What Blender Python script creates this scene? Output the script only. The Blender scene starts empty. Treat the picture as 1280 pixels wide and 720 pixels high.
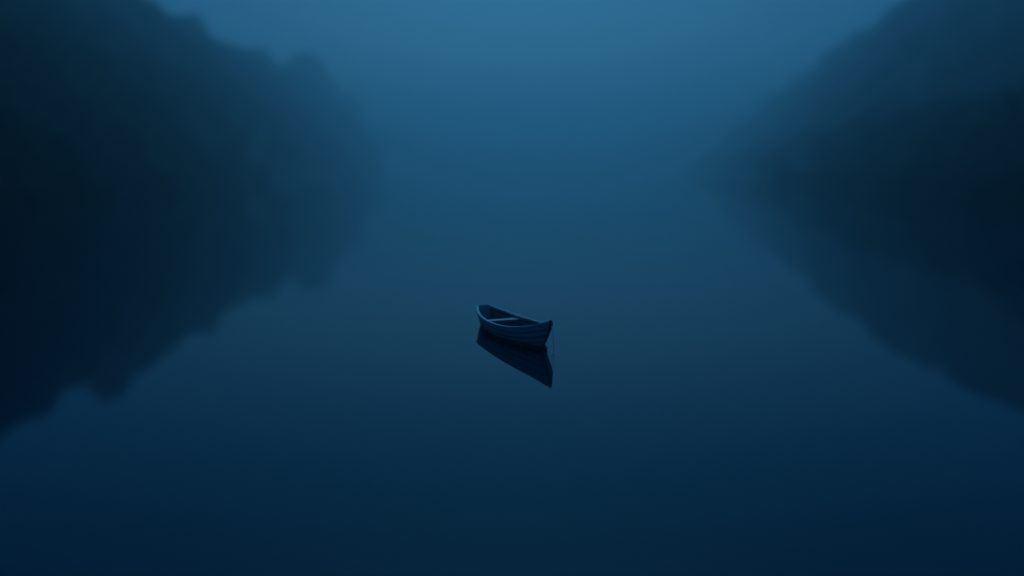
import bpy, bmesh, math, random
import numpy as np
from mathutils import Vector, Matrix

# ------------------------------------------------------------------ camera
scene = bpy.context.scene
COL = scene.collection
R = math.radians
F_PX, HOR = 1104.0, 212.0            # focal length in photo pixels, horizon row of the photo
CAM_H = 4.5
PITCH = math.atan((360 - HOR) / F_PX)
cam_d = bpy.data.cameras.new('camera')
cam = bpy.data.objects.new('camera', cam_d)
COL.objects.link(cam)
cam.location = (0, 0, CAM_H)
cam.rotation_euler = (math.pi / 2 - PITCH, 0, 0)
cam_d.sensor_width = 36
cam_d.lens = 36 * F_PX / 1280
cam_d.clip_end = 5000
cam_d.dof.use_dof = True
cam_d.dof.focus_distance = 23.0
cam_d.dof.aperture_fstop = 0.082
scene.camera = cam

# ------------------------------------------------------------------ sky and sun (blue hour, overcast)
SUN_EL, SUN_ROT = R(44), R(0)
world = bpy.data.worlds.new('World')
scene.world = world
world.use_nodes = True
wn, wl = world.node_tree.nodes, world.node_tree.links
wn.clear()
sky = wn.new('ShaderNodeTexSky')
sky.sky_type = 'NISHITA'
sky.sun_disc = False
sky.sun_elevation = SUN_EL
sky.sun_rotation = SUN_ROT
sky.air_density, sky.dust_density, sky.ozone_density = 1.0, 1.5, 3.0
tint = wn.new('ShaderNodeMixRGB')
tint.blend_type = 'MULTIPLY'
tint.inputs[0].default_value = 1
tint.inputs[2].default_value = (0.006, 0.43, 1.02, 1)
bg = wn.new('ShaderNodeBackground')
bg.inputs['Strength'].default_value = 0.035
wo = wn.new('ShaderNodeOutputWorld')
wl.new(sky.outputs[0], tint.inputs[1])
# pale glow added to the sky to light mist and water, straight ahead and low
geo = wn.new('ShaderNodeTexCoord')
sep = wn.new('ShaderNodeSeparateXYZ')


def wmath(op, a, b=None):
    n = wn.new('ShaderNodeMath')
    n.operation = op
    for i, v in enumerate((a, b)):
        if v is None:
            continue
        if isinstance(v, (int, float)):
            n.inputs[i].default_value = v
        else:
            wl.new(v, n.inputs[i])
    return n.outputs[0]


wl.new(geo.outputs['Generated'], sep.inputs[0])
ahead = wmath('POWER', wmath('MAXIMUM', sep.outputs['Y'], 0.0), 9.0)
low = wmath('DIVIDE', wmath('SUBTRACT', sep.outputs['Z'], 0.13), 0.15)
low = wmath('EXPONENT', wmath('MULTIPLY', wmath('MULTIPLY', low, low), -1.0))
band = wmath('MULTIPLY', ahead, low)
glow = wn.new('ShaderNodeMixRGB')
glow.blend_type = 'ADD'
glow.inputs[2].default_value = (2.4, 4.5, 2.7, 1)
wl.new(band, glow.inputs[0])
wl.new(tint.outputs[0], glow.inputs[1])
wl.new(glow.outputs[0], bg.inputs[0])
wl.new(bg.outputs[0], wo.inputs[0])
sun_d = bpy.data.lights.new('sun', 'SUN')
sun_d.energy = 0.56
sun_d.angle = R(18)
sun_d.color = (0.15, 0.63, 0.92)
sun = bpy.data.objects.new('sun', sun_d)
COL.objects.link(sun)
sun_dir = Vector((math.sin(SUN_ROT) * math.cos(SUN_EL), math.cos(SUN_ROT) * math.cos(SUN_EL), math.sin(SUN_EL)))
sun.rotation_euler = sun_dir.to_track_quat('Z', 'Y').to_euler()
sun.location = (0, 60, 60)

scene.view_settings.view_transform = 'Standard'
scene.view_settings.look = 'None'
scene.view_settings.gamma = 1
scene.view_settings.exposure = -0.28
cy = scene.cycles
cy.use_denoising = True
cy.volume_bounces = 6
cy.max_bounces = 10
cy.transparent_max_bounces = 10
cy.caustics_reflective = False
cy.caustics_refractive = False

# ------------------------------------------------------------------ helpers
rng = np.random.default_rng(7)
random.seed(7)


def ground(px, py, z=0.0):
    """photo pixel -> point at height z"""
    u, v = (px - 640) / F_PX, (360 - py) / F_PX
    c, s = math.cos(PITCH), math.sin(PITCH)
    d = Vector((u, c + v * s, -s + v * c))
    t = (z - CAM_H) / d.z
    return Vector((d.x * t, d.y * t, z))


def project(x, y, z):
    c, s = math.cos(PITCH), math.sin(PITCH)
    dz = z - CAM_H
    fwd = y * c - dz * s
    up = y * s + dz * c
    return 640 + F_PX * x / fwd, 360 - F_PX * up / fwd


def mesh_np(name, V, F, mat, parent=None, smooth=False, mat_idx=None, mats=None):
    """V (n,3), F list of faces or (m,4) array -> ONE linked mesh object"""
    me = bpy.data.meshes.new(name)
    if isinstance(F, np.ndarray):
        n, m, k = len(V), len(F), F.shape[1]
        me.vertices.add(n)
        me.vertices.foreach_set('co', np.asarray(V, dtype=np.float32).ravel())
        me.loops.add(m * k)
        me.loops.foreach_set('vertex_index', F.astype(np.int32).ravel())
        me.polygons.add(m)
        me.polygons.foreach_set('loop_start', np.arange(0, m * k, k, dtype=np.int32))
        me.update(calc_edges=True)
        me.validate()
    else:
        me.from_pydata([tuple(v) for v in V], [], [tuple(f) for f in F])
        me.update()
    for mm in (mats or [mat]):
        me.materials.append(mm)
    if mat_idx is not None:
        me.polygons.foreach_set('material_index', np.asarray(mat_idx, dtype=np.int32))
    if smooth:
        me.polygons.foreach_set('use_smooth', np.ones(len(me.polygons), dtype=bool))
    o = bpy.data.objects.new(name, me)
    COL.objects.link(o)
    if parent is not None:
        o.parent = parent
    return o


def thing(name, label, cat, loc=(0, 0, 0), rotz=0, group=None):
    o = bpy.data.objects.new(name, None)
    o.empty_display_size = 0.3
    COL.objects.link(o)
    o.location = loc
    o.rotation_euler = (0, 0, rotz)
    o['label'], o['category'] = label, cat
    if group:
        o['group'] = group
    return o


class MB:
    def __init__(self):
        self.v, self.f = [], []

    def box(self, c, sx, sy, sz, ax=None):
        b = len(self.v)
        for dx in (-1, 1):
            for dy in (-1, 1):
                for dz in (-1, 1):
                    p = Vector((dx * sx / 2, dy * sy / 2, dz * sz / 2))
                    if ax is not None:
                        p = ax @ p
                    self.v.append(Vector(c) + p)
        for q in ((0, 1, 3, 2), (4, 6, 7, 5), (0, 4, 5, 1), (2, 3, 7, 6), (0, 2, 6, 4), (1, 5, 7, 3)):
            self.f.append(tuple(b + i for i in q))

    def sweep(self, pts, prof, up=Vector((0, 0, 1)), cap=True):
        """prof: list of (side, up) offsets, or function i -> list"""
        b = len(self.v)
        n = len(pts)
        k = None
        for i, p in enumerate(pts):
            t = (pts[min(i + 1, n - 1)] - pts[max(i - 1, 0)]).normalized()
            sd = t.cross(up)
            if sd.length < 1e-4:
                sd = Vector((1, 0, 0))
            sd.normalize()
            u = sd.cross(t).normalized()
            pr = prof(i) if callable(prof) else prof
            k = len(pr)
            for (a, c) in pr:
                self.v.append(p + sd * a + u * c)
        for i in range(n - 1):
            for j in range(k):
                self.f.append((b + i * k + j, b + i * k + (j + 1) % k, b + (i + 1) * k + (j + 1) % k, b + (i + 1) * k + j))
        if cap:
            self.f.append(tuple(b + j for j in range(k))[::-1])
            self.f.append(tuple(b + (n - 1) * k + j for j in range(k)))

    def tube(self, pts, rad, k=8, up=Vector((0, 0, 1))):
        def pr(i):
            r = rad[i] if isinstance(rad, (list, tuple)) else rad
            return [(r * math.cos(2 * math.pi * j / k), r * math.sin(2 * math.pi * j / k)) for j in range(k)]
        self.sweep(pts, pr, up)

    def build(self, name, mat, parent=None, smooth=False, bevel=0):
        o = mesh_np(name, self.v, self.f, mat, parent, smooth)
        bm = bmesh.new()
        bm.from_mesh(o.data)
        bmesh.ops.recalc_face_normals(bm, faces=bm.faces)
        if bevel:
            es = [e for e in bm.edges if len(e.link_faces) == 2 and e.calc_face_angle(0) > 0.6]
            bmesh.ops.bevel(bm, geom=es, offset=bevel, segments=2, affect='EDGES', profile=0.6)
        bm.to_mesh(o.data)
        bm.free()
        return o


def mat(name, base, rough=0.6, noise=None, second=None, bump=None, spec=0.5, stretch=(1, 1, 1)):
    m = bpy.data.materials.new(name)
    m.use_nodes = True
    nt = m.node_tree
    p = nt.nodes['Principled BSDF']
    p.inputs['Roughness'].default_value = rough
    p.inputs['Specular IOR Level'].default_value = spec
    p.inputs['Base Color'].default_value = (*base, 1)
    tc = nt.nodes.new('ShaderNodeTexCoord')
    mp = nt.nodes.new('ShaderNodeMapping')
    mp.inputs['Scale'].default_value = stretch
    nt.links.new(tc.outputs['Object'], mp.inputs[0])
    if noise and second:
        nz = nt.nodes.new('ShaderNodeTexNoise')
        nz.inputs['Scale'].default_value = noise
        nz.inputs['Detail'].default_value = 6
        nz.inputs['Roughness'].default_value = 0.65
        rp = nt.nodes.new('ShaderNodeValToRGB')
        rp.color_ramp.elements[0].position = 0.35
        rp.color_ramp.elements[1].position = 0.68
        rp.color_ramp.elements[0].color = (*base, 1)
        rp.color_ramp.elements[1].color = (*second, 1)
        nt.links.new(mp.outputs[0], nz.inputs['Vector'])
        nt.links.new(nz.outputs['Fac'], rp.inputs[0])
        nt.links.new(rp.outputs[0], p.inputs['Base Color'])
    if bump:
        n2 = nt.nodes.new('ShaderNodeTexNoise')
        n2.inputs['Scale'].default_value = bump[0]
        n2.inputs['Detail'].default_value = 5
        bp = nt.nodes.new('ShaderNodeBump')
        bp.inputs['Strength'].default_value = bump[1]
        bp.inputs['Distance'].default_value = bump[2]
        nt.links.new(mp.outputs[0], n2.inputs['Vector'])
        nt.links.new(n2.outputs['Fac'], bp.inputs['Height'])
        nt.links.new(bp.outputs[0], p.inputs['Normal'])
    return m


M = {}
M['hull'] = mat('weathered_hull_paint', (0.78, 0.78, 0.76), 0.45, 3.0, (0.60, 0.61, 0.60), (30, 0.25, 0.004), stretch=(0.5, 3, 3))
# a darker band with a ragged upper edge along the water line of the hull
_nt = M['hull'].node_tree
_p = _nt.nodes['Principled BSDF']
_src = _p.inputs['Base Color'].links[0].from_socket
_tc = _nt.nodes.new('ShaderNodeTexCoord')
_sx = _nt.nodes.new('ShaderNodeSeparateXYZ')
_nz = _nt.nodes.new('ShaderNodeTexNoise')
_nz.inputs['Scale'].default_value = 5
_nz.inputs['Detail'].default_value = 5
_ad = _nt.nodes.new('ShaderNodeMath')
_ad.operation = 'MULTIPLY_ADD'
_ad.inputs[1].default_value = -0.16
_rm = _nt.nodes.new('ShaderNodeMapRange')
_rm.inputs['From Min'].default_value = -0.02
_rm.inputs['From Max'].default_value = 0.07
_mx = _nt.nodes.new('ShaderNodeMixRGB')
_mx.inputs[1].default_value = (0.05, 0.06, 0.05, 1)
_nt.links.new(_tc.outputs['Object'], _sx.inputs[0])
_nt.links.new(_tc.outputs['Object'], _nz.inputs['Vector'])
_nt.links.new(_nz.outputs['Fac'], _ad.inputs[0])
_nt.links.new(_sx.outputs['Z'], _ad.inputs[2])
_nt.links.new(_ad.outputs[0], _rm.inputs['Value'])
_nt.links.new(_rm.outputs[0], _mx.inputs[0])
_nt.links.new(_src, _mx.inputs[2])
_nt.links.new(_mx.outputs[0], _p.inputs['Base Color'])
M['inside'] = mat('dark_inner_planking', (0.16, 0.17, 0.17), 0.7, 4.0, (0.09, 0.09, 0.09), (25, 0.3, 0.004), stretch=(0.5, 3, 3))
M['pale'] = mat('pale_worn_wood', (0.82, 0.80, 0.76), 0.45, 6.0, (0.66, 0.64, 0.60), (40, 0.3, 0.003), stretch=(0.6, 4, 4))
M['grey'] = mat('grey_worn_wood', (0.46, 0.46, 0.44), 0.6, 6.0, (0.30, 0.30, 0.29), (40, 0.3, 0.003), stretch=(0.6, 4, 4))
M['stem'] = mat('dark_stem_wood', (0.16, 0.16, 0.15), 0.6, 6.0, (0.09, 0.09, 0.09), (40, 0.3, 0.003))
M['iron'] = mat('galvanised_iron', (0.25, 0.25, 0.26), 0.45, 20, (0.14, 0.12, 0.11), None)
M['iron'].node_tree.nodes['Principled BSDF'].inputs['Metallic'].default_value = 0.8
M['rope'] = mat('worn_rope', (0.30, 0.29, 0.25), 0.9, 30, (0.20, 0.19, 0.16), (160, 0.6, 0.004))
M['leaf'] = mat('broadleaf_foliage', (0.012, 0.036, 0.042), 0.7, 0.09, (0.020, 0.052, 0.056), None, spec=0.2)
M['bark'] = mat('tree_bark', (0.10, 0.085, 0.07), 0.9, 2.0, (0.05, 0.045, 0.04), (5, 0.6, 0.05), stretch=(3, 3, 0.6))
M['soil'] = mat('leaf_litter_slope', (0.025, 0.030, 0.028), 0.95, 0.4, (0.040, 0.044, 0.040), (1.5, 0.6, 0.3))
M['gravel'] = mat('pale_shore_gravel', (0.085, 0.085, 0.08), 0.9, 1.8, (0.05, 0.05, 0.048), (3, 0.8, 0.1))

# water: a dark, still lake whose brightness is only what it mirrors
mw = bpy.data.materials.new('still_lake_water')
mw.use_nodes = True
nt = mw.node_tree
p = nt.nodes['Principled BSDF']
p.inputs['Base Color'].default_value = (0.000, 0.026, 0.056, 1)
p.inputs['Roughness'].default_value = 0.03
p.inputs['IOR'].default_value = 1.333
tc = nt.nodes.new('ShaderNodeTexCoord')
mp = nt.nodes.new('ShaderNodeMapping')
mp.inputs['Scale'].default_value = (0.35, 1.0, 1.0)
nz = nt.nodes.new('ShaderNodeTexNoise')
nz.inputs['Scale'].default_value = 0.5
nz.inputs['Detail'].default_value = 3
bp = nt.nodes.new('ShaderNodeBump')
bp.inputs['Strength'].default_value = 0.10
bp.inputs['Distance'].default_value = 0.02
nt.links.new(tc.outputs['Object'], mp.inputs[0])
nt.links.new(mp.outputs[0], nz.inputs['Vector'])
nt.links.new(nz.outputs['Fac'], bp.inputs['Height'])
nt.links.new(bp.outputs[0], p.inputs['Normal'])

# ------------------------------------------------------------------ setting: lake, wooded slopes, haze
o = mesh_np('lake_water', [(-1300, -200, 0), (1300, -200, 0), (1300, 2900, 0), (-1300, 2900, 0)], [(0, 1, 2, 3)], mw)
o['kind'] = 'structure'


def sstep(a, b, x):
    t = np.clip((x - a) / (b - a), 0, 1)
    return t * t * (3 - 2 * t)


def wob(x, y, s, seed=0.0):
    return (np.sin(x / s + seed) * np.cos(y / (s * 1.3) + 1.7 * seed) + 0.5 * np.sin(x / (s * .43) + y / (s * .61) + seed * 3))


def shore_left(y):
    return -np.interp(y, [-60, 40, 97, 130, 185, 240, 320, 480, 600, 850, 1300, 1500, 1700], [50, 52, 56, 63, 73, 83, 96, 116, 128, 150, 186, 240, 330]) + 0.9 * np.sin(y / 9.0) + 0.5 * np.sin(y / 3.7)


# outlines of the two woods in the photo (column, row): trees are only kept where they stay under them
SKY_L = ([-400, 0, 30, 52, 76, 105, 130, 155, 190, 214, 240, 268, 300, 325, 348, 366, 385, 404, 418, 440, 458, 474, 490, 505, 530], [-270, -88, -62, -38, -50, -64, -44, -28, -4, 14, 18, 44, 54, 62, 86, 68, 62, 74, 108, 118, 138, 160, 205, 232, 250])
SKY_R = ([780, 812, 835, 858, 872, 895, 915, 940, 962, 985, 1010, 1030, 1062, 1090, 1130, 1200, 1280, 1700], [258, 240, 226, 204, 198, 176, 146, 140, 112, 106, 80, 78, 36, 30, -8, -40, -75, -250])



# crest heights of the two slopes: the woods' outline less one tree
CY = np.arange(-60, 1720, 10.0)


def crest_line(shore, sign, inland, skyl, tree_h, top):
    out = []
    for y in CY:
        y = max(y, 95)
        px = 640 + F_PX * (shore(y) + sign * inland) / y
        out.append(float(np.clip((HOR - np.interp(px, *skyl)) / F_PX * y + CAM_H - tree_h, 0.8, top)))
    out = np.array(out)
    return np.convolve(np.pad(out, 2, mode='edge'), np.array([1, 2, 3, 2, 1]) / 9, 'valid')


CREST_L = crest_line(shore_left, -1, 60, SKY_L, 16, 110)


def ground_left(x, y):
    t = shore_left(y) - x                      # metres inland
    crest = np.interp(y, CY, CREST_L)
    z = crest * np.clip((t - 1) / 60, 0, 1) ** 0.85 + 0.45 * sstep(-2, 2.2, t) - 0.4
    return z + 0.5 * sstep(3, 12, t) * wob(x, y, 7, 1.0)


def shore_right(y):
    return np.interp(y, [-60, 50, 115, 150, 200, 300, 420, 600, 900, 1300, 1700], [60, 62, 67, 73, 82, 99, 121, 156, 205, 255, 300]) + 0.9 * np.sin(y / 8.0 + 1) + 0.5 * np.sin(y / 3.1)


CREST_R = crest_line(shore_right, 1, 92, SKY_R, 16, 130)


def ground_right(x, y):
    t = x - shore_right(y)
    low = np.interp(y, [-60, 60, 150, 260, 400, 760], [5, 5, 4.5, 4, 3, 2])
    z = low * sstep(1.5, 25, t) + 0.45 * sstep(-2, 2.2, t) - 0.4
    z = np.maximum(z, np.interp(y, CY, CREST_R) * np.clip((t - 22) / 70, 0, 1) * sstep(200, 340, y))
    return z + 0.5 * sstep(3, 12, t) * wob(x, y, 7, 2.0)


def terrain(name, shore, gnd, sign):
    ys = np.concatenate([np.arange(-60, 400, 3.0), np.arange(400, 1701, 8.0)])
    ts = np.concatenate([np.arange(-4, 4, 0.6), np.arange(4, 60, 3), np.arange(60, 161, 12)])
    Y, T = np.meshgrid(ys, ts, indexing='ij')
    X = shore(Y) + sign * T
    Z = gnd(X, Y)
    Z = Z - 0.6 * (T < -3.5)
    V = np.stack([X, Y, Z], -1).reshape(-1, 3)
    n, k = len(ys), len(ts)
    i, j = np.meshgrid(np.arange(n - 1), np.arange(k - 1), indexing='ij')
    a = (i * k + j).ravel()
    Fq = np.stack([a, a + 1, a + k + 1, a + k], 1)
    if sign < 0:
        Fq = Fq[:, ::-1]
    mi = np.where(Z.reshape(-1)[a] < 0.22, 1, 0)
    ob = mesh_np(name, V, Fq[:, ::-1] if False else Fq, None, smooth=True, mat_idx=mi, mats=[M['soil'], M['gravel']])
    ob['kind'] = 'structure'
    return ob


terrain('hillside', shore_left, ground_left, -1)
terrain('hillside', shore_right, ground_right, 1)


# --- trees --------------------------------------------------------------
def crown_np(n_leaf, size, seed, flat=1.0):
    """leaf clumps through a lobed crown; unit crown: base z=0, top z=1, radius ~0.5"""
    g = np.random.default_rng(seed)
    nl = 15
    lob = []
    for k in range(nl):
        z = 0.14 + 0.74 * (k + g.random() * .6) / nl
        rr = 0.36 * math.sqrt(max(0.04, 1 - ((z - 0.42) / 0.56) ** 2))
        a = k * 2.399 + g.random() * .7
        rad = 0.13 + 0.085 * g.random()
        lob.append((rr * math.cos(a) * (0.55 + .45 * g.random()), rr * math.sin(a) * (0.55 + .45 * g.random()), z, rad))
    lob.append((0.02, 0.0, 0.84, 0.155))
    lob = np.array(lob)
    w = lob[:, 3] ** 2
    pick = g.choice(len(lob), n_leaf, p=w / w.sum())
    d = g.normal(size=(n_leaf, 3))
    d /= np.linalg.norm(d, axis=1)[:, None]
    rad = lob[pick, 3] * (0.45 + 0.62 * g.random(n_leaf) ** 0.6)
    c = lob[pick, :3] + d * rad[:, None] * np.array([1, 1, 0.8])
    c[:, 2] = np.maximum(c[:, 2], 0.02)
    nrm = d + 0.7 * g.normal(size=(n_leaf, 3)) + np.array([0, 0, .3])
    nrm /= np.linalg.norm(nrm, axis=1)[:, None]
    t = np.cross(nrm, g.normal(size=(n_leaf, 3)))
    t /= np.linalg.norm(t, axis=1)[:, None]
    b = np.cross(nrm, t)
    return c, t, b, size * (0.6 + 0.8 * g.random(n_leaf))


def crown_mesh(cr, S, loc, rot=0.0):
    c, t, b, s = cr
    cs, sn = math.cos(rot), math.sin(rot)
    Rm = np.array([[cs, -sn, 0], [sn, cs, 0], [0, 0, 1]])
    c = (c * np.array(S)) @ Rm.T + np.array(loc)
    t, b = t @ Rm.T, b @ Rm.T
    a = s[:, None]
    V = np.stack([c - t * a * .5, c + b * a * .33, c + t * a * .5, c - b * a * .33], 1).reshape(-1, 3)
    Fq = np.arange(len(V)).reshape(-1, 4)
    return V, Fq


def trunk_mb(h, r, ch0, cw, seed, limbs=7):
    g = random.Random(seed)
    mb = MB()
    pts, rad = [], []
    lx, ly = g.uniform(-.4, .4), g.uniform(-.4, .4)
    for i in range(9):
        f = i / 8
        pts.append(Vector((lx * f * f, ly * f * f, h * f * 0.93 - 0.8 * (1 - f))))
        rad.append(r * (1.35 if i == 0 else 1) * (1 - 0.85 * f))
    mb.tube(pts, rad, 7, Vector((0, 1, 0.01)))
    for k in range(limbs):
        f = 0.35 + 0.5 * k / limbs
        b = Vector((lx * f * f, ly * f * f, h * f * .93))
        a = k * 2.4 + g.random()
        ln = cw * 0.36 * g.uniform(.7, 1.1)
        ps = [b + Vector((math.cos(a) * ln * q, math.sin(a) * ln * q, ln * (0.75 * q - 0.15 * q * q))) for q in (0, .35, .7, 1)]
        rr = r * (1 - 0.85 * f) * 0.6
        mb.tube(ps, [rr, rr * .7, rr * .45, rr * .15], 5, Vector((0.01, 0.02, 1)))
    return mb


def wood(name, shore, gnd, sign, skyl, n_want, y0, y1, depth, label_kind, seed, hmax=19):
    g = np.random.default_rng(seed)
    protos = [crown_np(1100, 0.85, seed * 31 + k) for k in range(5)]
    VL, FL, VT, FT, off, offt = [], [], [], [], 0, 0
    pts = []
    tries = 0
    while len(pts) < n_want and tries < 40000:
        tries += 1
        y = y0 + (y1 - y0) * g.random() ** 1.5
        t = 1.5 + depth * g.random()
        x = shore(y) + sign * t
        if any((x - q[0]) ** 2 + (y - q[1]) ** 2 < q[2] ** 2 for q in pts):
            continue
        z = float(gnd(x, y))
        h = (9 + (hmax - 9) * min(1, t / 16)) * g.uniform(.75, 1.05) * (1 + y / 2500)
        if t < 6 and g.random() < 0.45:
            h = g.uniform(3, 6)
        while h > 3:
            px, py = project(x, y, z + h)
            lim = np.interp(px, *skyl)
            if py > lim + 4:
                break
            h -= 0.8
        if h <= 3 and t > 8:
            continue
        pts.append((x, y, 4.2 + 0.008 * y, z, h))
    for k in range(260):                       # shrubs and young trees filling the near edge
        y = y0 + 260 * g.random() ** 1.3
        t = 1.2 + 40 * g.random() ** 1.6
        x = shore(y) + sign * t
        pts.append((x, y, 0, float(gnd(x, y)), g.uniform(2.5, 6.5)))
    for k in range(240):                       # bushes overhanging the water's edge
        y = y0 + 330 * g.random() ** 1.2
        x = shore(y) + sign * g.uniform(-.4, 2.5)
        pts.append((x, y, 0, float(gnd(x, y)), g.uniform(1.6, 4.2)))
    for k, (x, y, _, z, h) in enumerate(pts):
        w = h * g.uniform(.62, .85) + 1.0
        c0 = h * g.uniform(.08, .2)
        V, Fq = crown_mesh(protos[k % 5], (w, w, h - c0), (x, y, z + c0), g.random() * 6.3)
        VL.append(V)
        FL.append(Fq + off)
        off += len(V)
        # trunk: tapered six sided column
        r0 = 0.02 * h + 0.05
        a = np.arange(6) * math.pi / 3
        ring = np.stack([np.cos(a), np.sin(a)], 1)
        Vt = np.concatenate([np.concatenate([ring * r0 + [x, y], np.full((6, 1), z - 0.6)], 1),
                             np.concatenate([ring * r0 * .2 + [x, y], np.full((6, 1), z + h * .85)], 1)])
        j = np.arange(6)
        Ft = np.stack([j, (j + 1) % 6, (j + 1) % 6 + 6, j + 6], 1)
        VT.append(Vt)
        FT.append(Ft + offt)
        offt += 12
    VL, FL, VT, FT = map(np.concatenate, (VL, FL, VT, FT))
    V = np.concatenate([VL, VT])
    Fq = np.concatenate([FL, FT + len(VL)])
    mi = np.concatenate([np.zeros(len(FL)), np.ones(len(FT))])
    ob = mesh_np(name, V, Fq, None, mat_idx=mi, mats=[M['leaf'], M['bark']])
    ob['kind'] = 'stuff'
    ob['label'], ob['category'] = label_kind
    return pts


wood('wood', shore_left, ground_left, -1, SKY_L, 560, 45, 1400, 66,
     ('dark misty wood covering the steep slope left of the boat', 'wood'), 3)
wood('wood', shore_right, ground_right, 1, SKY_R, 620, 60, 1400, 104,
     ('dark misty wood covering the slope right of the boat', 'wood'), 5)


def tree(top_px, top_py, dist, w, gnd, label, group, seed, n_leaf=3600):
    """one broadleaf tree whose crown breaks the outline of its wood"""
    c, s = math.cos(PITCH), math.sin(PITCH)
    u, v = (top_px - 640) / F_PX, (360 - top_py) / F_PX
    d = Vector((u, c + v * s, -s + v * c))
    d *= dist / d.y
    x, y, ztop = d.x, d.y, CAM_H + d.z
    z = float(gnd(x, y))
    h = max(7.0, ztop - z)
    t = thing('broadleaf_tree', label, 'tree', (x, y, z), 0, group)
    c0 = h * 0.16
    V, Fq = crown_mesh(crown_np(n_leaf, 0.8, seed), (w, w, h - c0), (0, 0, c0), seed * 1.3)
    mesh_np('crown', V, Fq, M['leaf'], t)
    trunk_mb(h, 0.02 * h + 0.06, c0, w, seed).build('trunk', M['bark'], t, True)
    return t


GL, GR = 'trees on the skyline of the left wood', 'trees on the skyline of the right wood'


def inland_at(px, shore, sign, t):
    """distance ahead at which the line of sight of a column is t metres behind the shore"""
    y = np.arange(90, 1650, 0.5)
    u = np.abs(640 + F_PX * (shore(y) + sign * t) / y - px)
    return float(y[np.argmin(u)])


for (px, py, t, w, lab, seed) in [
    (104, -68, 58, 17, 'tall tree at far left whose mirrored crown hangs lowest among the left reflections', 11),
    (228, 17, 60, 28, 'broad tree on the left skyline just right of where the wood leaves the frame', 12),
    (322, 57, 60, 32, 'low flat tree on the left skyline before the notch beside the big round tree', 13),
    (384, 62, 60, 44, 'big round tree standing proud of the left skyline beside a notch', 14),
    (442, 112, 60, 34, 'pale tree halfway down the falling end of the left skyline', 15),
    (474, 166, 58, 32, 'faintest and lowest tree at the misty end of the left wood', 16),
]:
    tree(px, py, inland_at(px, shore_left, -1, t), w, ground_left, lab, GL, seed)
for (px, py, t, w, lab, seed) in [
    (1128, 2, 90, 19, 'tallest faint tree on the hill crest of the right wood near the frame top', 21),
    (1040, 60, 90, 24, 'misty tree halfway down the falling crest of the right wood', 22),
    (948, 132, 88, 28, 'faint low tree near the misty end of the right wood', 23),
]:
    tree(px, py, inland_at(px, shore_right, 1, t), w, ground_right, lab, GR, seed)

# air: one even body of mist round the whole place
mh = bpy.data.materials.new('lake_mist')
mh.use_nodes = True
nt = mh.node_tree
nt.nodes.clear()
pv = nt.nodes.new('ShaderNodeVolumePrincipled')
pv.inputs['Color'].default_value = (0.86, 0.95, 1.0, 1)
pv.inputs['Density'].default_value = 0.0020
pv.inputs['Anisotropy'].default_value = 0.78
mo = nt.nodes.new('ShaderNodeOutputMaterial')
nt.links.new(pv.outputs[0], mo.inputs['Volume'])
hz = MB()
hz.box((0, 1350, 68.5), 2700, 3200, 140)
ho = hz.build('haze', mh)
ho['kind'] = 'stuff'

# ------------------------------------------------------------------ the boat
BOW = Vector((0.935, 21.33, 0))
STERN = Vector((-0.85, 25.75, 0))
L = (BOW - STERN).length
ax = (BOW - STERN).normalized()
boat = thing('rowing_boat', 'small weathered wooden rowing boat with pale rails adrift on the still misty lake', 'boat',
             STERN, math.atan2(ax.y, ax.x))
# local frame: x from stern to bow, y to port, z up from the water line


def spline(xs, ys, x):
    n = len(xs)
    m = [0] * n
    for i in range(n):
        if i == 0:
            m[i] = (ys[1] - ys[0]) / (xs[1] - xs[0])
        elif i == n - 1:
            m[i] = (ys[-1] - ys[-2]) / (xs[-1] - xs[-2])
        else:
            m[i] = (ys[i + 1] - ys[i - 1]) / (xs[i + 1] - xs[i - 1])
    x = min(max(x, xs[0]), xs[-1])
    for i in range(n - 1):
        if x <= xs[i + 1]:
            h = xs[i + 1] - xs[i]
            t = (x - xs[i]) / h
            return ((2 * t**3 - 3 * t**2 + 1) * ys[i] + (t**3 - 2 * t**2 + t) * h * m[i] + (-2 * t**3 + 3 * t**2) * ys[i + 1] + (t**3 - t**2) * h * m[i + 1])


def beam(s):
    return max(0.022, spline([0, .06, .15, .3, .45, .6, .75, .88, .96, 1], [.19, .28, .41, .53, .59, .59, .50, .30, .115, .022], s))


def sheer(s):
    return spline([0, .12, .3, .5, .7, .88, 1], [.525, .445, .395, .405, .465, .61, .80], s)


def keel(s):
    return spline([0, .15, .4, .75, .92, 1], [-.05, -.10, -.13, -.13, -.12, -.09], s)


def hull_pt(s, u, inset=0.0):
    """u 0 keel .. 1 sheer; port side"""
    th = u * math.pi / 2
    full = 0.62 + 0.95 * max(0, (s - .5) / .5) ** 1.3 + 0.25 * max(0, (0.2 - s) / .2)
    b, zs, zk = beam(s), sheer(s), keel(s)
    w = max(0.0, b * math.sin(th) ** full - inset)
    zf = (1 - math.cos(th)) ** 0.95
    z = zk + (zs - zk) * zf + inset * 0.6 * (1 - u)
    x = s * L - 0.62 * (1 - zf) ** 1.4 * s ** 6 + 0.10 * (1 - zf) * (1 - s) ** 9
    return Vector((x, w, z))


NS, NSTR = 56, 7
SS = [i / NS for i in range(NS + 1)]


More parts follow.
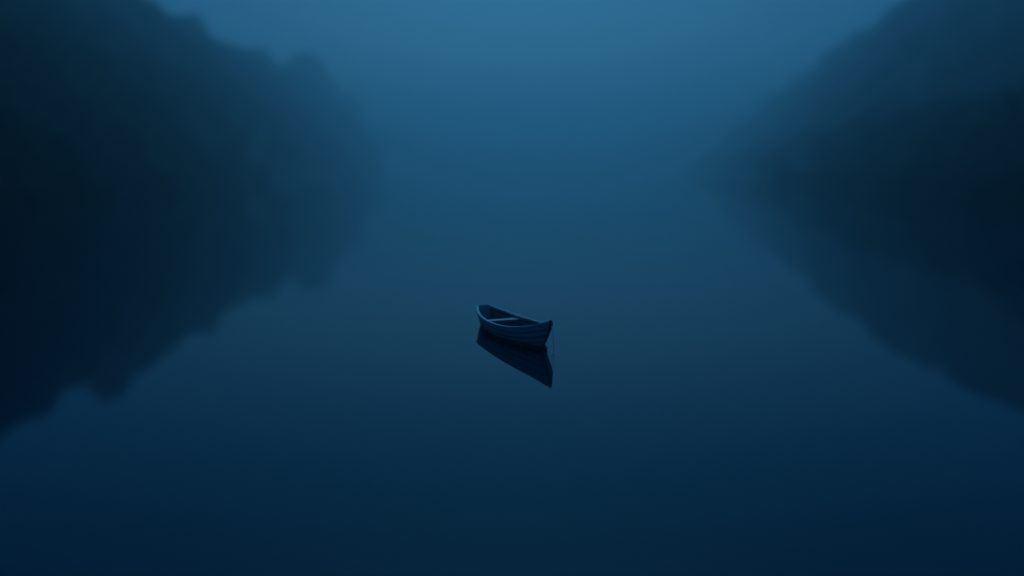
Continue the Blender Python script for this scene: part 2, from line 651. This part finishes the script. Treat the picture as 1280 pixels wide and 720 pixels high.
def shell():
    rows = []
    for s in SS:
        pr = []
        for k in range(NSTR):
            for q in range(4):
                u = (k + q / 3) / NSTR
                step = (0.0035 * (1 - q / 3) if k > 0 else 0) * min(1, (1 - s) * 10 + .15)
                pr.append((u, -step))
        rows.append(pr)
    V, Fc = [], []
    kk = len(rows[0])
    for side in (1, -1):
        b = len(V)
        for s, pr in zip(SS, rows):
            for (u, ins) in pr:
                pnt = hull_pt(s, u, ins)
                V.append((pnt.x, side * pnt.y, pnt.z))
        for i in range(NS):
            for j in range(kk - 1):
                q = (b + i * kk + j, b + i * kk + j + 1, b + (i + 1) * kk + j + 1, b + (i + 1) * kk + j)
                Fc.append(q if side < 0 else q[::-1])
    return V, Fc


V, Fc = shell()
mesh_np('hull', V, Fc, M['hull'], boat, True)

# inner planking
V, Fc = [], []
UU = [j / 14 for j in range(15)]
for side in (1, -1):
    b = len(V)
    for s in SS[1:-1]:
        for u in UU:
            pnt = hull_pt(s, u, 0.022)
            V.append((pnt.x, side * pnt.y, pnt.z))
    for i in range(len(SS) - 3):
        for j in range(14):
            q = (b + i * 15 + j, b + i * 15 + j + 1, b + (i + 1) * 15 + j + 1, b + (i + 1) * 15 + j)
            Fc.append(q if side > 0 else q[::-1])
mesh_np('inner_planking', V, Fc, M['inside'], boat, True)

# transom
mb = MB()
ring = [hull_pt(0, u) for u in [j / 12 for j in range(13)]]
out = [Vector((p_.x, p_.y, p_.z)) for p_ in ring] + [Vector((p_.x, -p_.y, p_.z)) for p_ in ring[::-1][:-1]]
n = len(out)
for dx in (-0.012, 0.028):
    for p_ in out:
        mb.v.append(p_ + Vector((dx, 0, 0.004)))
mb.f += [tuple(range(n)), tuple(range(2 * n - 1, n - 1, -1))]
mb.f += [(i, i + n, (i + 1) % n + n, (i + 1) % n) for i in range(n)]
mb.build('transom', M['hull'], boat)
mb = MB()
tz = sheer(0)
mb.box((0.008, 0, tz + 0.014), 0.06, 2 * beam(0) + 0.05, 0.034)
mb.build('transom_cap', M['pale'], boat, False, 0.006)

# stem post
mb = MB()
pts = [hull_pt(1, u) for u in [j / 16 for j in range(17)]]
pts = [Vector((p_.x + 0.012, 0, p_.z)) for p_ in pts] + [Vector((L + 0.020, 0, sheer(1) + 0.055))]
mb.sweep(pts, [(-.018, -.022), (.018, -.022), (.018, .022), (-.018, .022)], Vector((0, 1, 0)) + Vector((0.001, 0, 0)))
mb.v = [Vector(v) for v in mb.v]
mb.build('stem_post', M['stem'], boat, False, 0.004)
# keel plank
mb = MB()
mb.sweep([Vector((0.1 + s * (L - .6), 0, keel(s) - 0.02)) for s in [k / 20 for k in range(21)]], [(-.02, -.03), (.02, -.03), (.02, .03), (-.02, .03)])
mb.build('keel', M['stem'], boat)

# gunwale rails
for side in (1, -1):
    mb = MB()
    pts = []
    for s in SS:
        pnt = hull_pt(s, 1)
        pts.append(Vector((pnt.x, side * (pnt.y - 0.004), pnt.z + 0.008)))
    mb.sweep(pts, [(-.037, -.026), (.037, -.026), (.037, .016), (.028, .022), (-.028, .022), (-.037, .016)])
    mb.build('gunwale', M['pale'], boat)
    mb = MB()
    pts = []
    for s in SS[2:-4]:
        pnt = hull_pt(s, 0.82, 0.03)
        pts.append(Vector((pnt.x, side * pnt.y, pnt.z)))
    mb.sweep(pts, [(-.012, -.022), (.012, -.022), (.012, .022), (-.012, .022)])
    mb.build('seat_riser', M['grey'], boat)

# ribs
for k in range(11):
    s = 0.08 + k * 0.078
    mb = MB()
    us = [j / 12 for j in range(2, 13)]
    pts = [hull_pt(s, u, 0.03) for u in us]
    pts = [Vector((q.x, -q.y, q.z)) for q in pts[::-1]] + [Vector((q.x, q.y, q.z)) for q in pts]
    mb.sweep(pts, [(-.016, -.010), (.016, -.010), (.016, .010), (-.016, .010)], Vector((1, 0, 0.001)))
    mb.build('rib', M['grey'], boat)

# floorboards: tight planks above the bilge
for k in range(5):
    yy0 = (k - 2.5) * 0.2
    mb = MB()
    top, bot = [], []
    xs = [0.14 + j * 0.02 for j in range(41)]
    V, Fc = [], []
    for j, s in enumerate([0.04 + 0.88 * q / 40 for q in range(41)]):
        # half width of the inside at the floor height
        w = 0
        for u in [q / 40 for q in range(41)]:
            pnt = hull_pt(s, u, 0.0)
            if pnt.z <= 0.075:
                w = max(w, pnt.y)
        a = max(-w, min(w, yy0 + 0.003))
        c = max(-w, min(w, yy0 + 0.197))
        for zz in (0.03, 0.055):
            V += [(s * L, a, zz), (s * L, c, zz)]
    for j in range(40):
        b = j * 4
        Fc += [(b + 2, b + 3, b + 7, b + 6), (b, b + 4, b + 5, b + 1), (b, b + 2, b + 6, b + 4), (b + 1, b + 5, b + 7, b + 3)]
    mesh_np('floorboard', V, Fc, M['inside'], boat)


def thwart(s, z, dx, mt, name='thwart'):
    def w_at(ss):
        w = 0
        for u in [q / 60 for q in range(61)]:
            pnt = hull_pt(ss, u, 0.02)
            if pnt.z <= z:
                w = max(w, pnt.y)
        return w
    a, b = s - dx / 2 / L, s + dx / 2 / L
    wa, wb = w_at(a), w_at(b)
    m_ = MB()
    base = [(a * L, -wa), (b * L, -wb), (b * L, wb), (a * L, wa)]
    for zz in (z - .032, z):
        for (x_, y_) in base:
            m_.v.append(Vector((x_, y_, zz)))
    m_.f = [(0, 3, 2, 1), (4, 5, 6, 7), (0, 1, 5, 4), (1, 2, 6, 5), (2, 3, 7, 6), (3, 0, 4, 7)]
    return m_.build(name, mt, boat, False, 0.006)


th = thwart(0.31, 0.345, 0.24, M['pale'])
th['label'] = 'pale plank seat across the rear half of the boat'
th = thwart(0.66, 0.37, 0.22, M['grey'])
th['label'] = 'darker plank seat across the front half of the boat'

# breasthook
mb = MB()
sb = 0.90
zb = sheer(0.95) + 0.012
base = [(sb * L, -beam(sb) + .02, sheer(sb)), (sb * L + .06, 0, sheer(sb) + .012), (sb * L, beam(sb) - .02, sheer(sb)), (L - .03, 0.0, sheer(1) - .012)]
for dz in (-.03, 0):
    for q in base:
        mb.v.append(Vector((q[0], q[1], q[2] + dz)))
mb.f = [(0, 1, 2, 3), (7, 6, 5, 4), (0, 4, 5, 1), (1, 5, 6, 2), (2, 6, 7, 3), (3, 7, 4, 0)]
mb.build('breasthook', M['grey'], boat)

# mooring ring on the stem
mb = MB()
rc = Vector((L + 0.075, 0, 0.66))
pts = [rc + Vector((0.035 * math.cos(a), 0, 0.035 * math.sin(a))) for a in [2 * math.pi * k / 16 for k in range(17)]]
mb.tube(pts, 0.007, 6, Vector((0, 1, 0)))
mb.build('mooring_ring', M['iron'], boat, True)

# painter: thin line hanging from the bow ring into the water
mw4 = Matrix.Translation(STERN) @ Matrix.Rotation(math.atan2(ax.y, ax.x), 4, 'Z')
p0 = mw4 @ Vector((L + 0.09, 0, 0.63))
mb = MB()
pts = [p0 + Vector((0.01 + 0.05 * f ** 0.7, -0.03 * f, -0.60 * f)) for f in [k / 14 for k in range(15)]]
e = pts[-1]
pts += [e + Vector((-0.02 - 0.05 * f * 2, -0.05 * f, -0.032 - 0.0 * f)) + Vector((0, 0, 0.012 * math.sin(f * 6))) for f in (.1, .3, .5)]
mb.tube(pts, 0.0045, 6, Vector((0, 1, 0)))
rp = mb.build('mooring_line', M['rope'], None, True)
rp['label'], rp['category'] = 'thin mooring line hanging from the bow of the rowing boat into the water', 'rope'
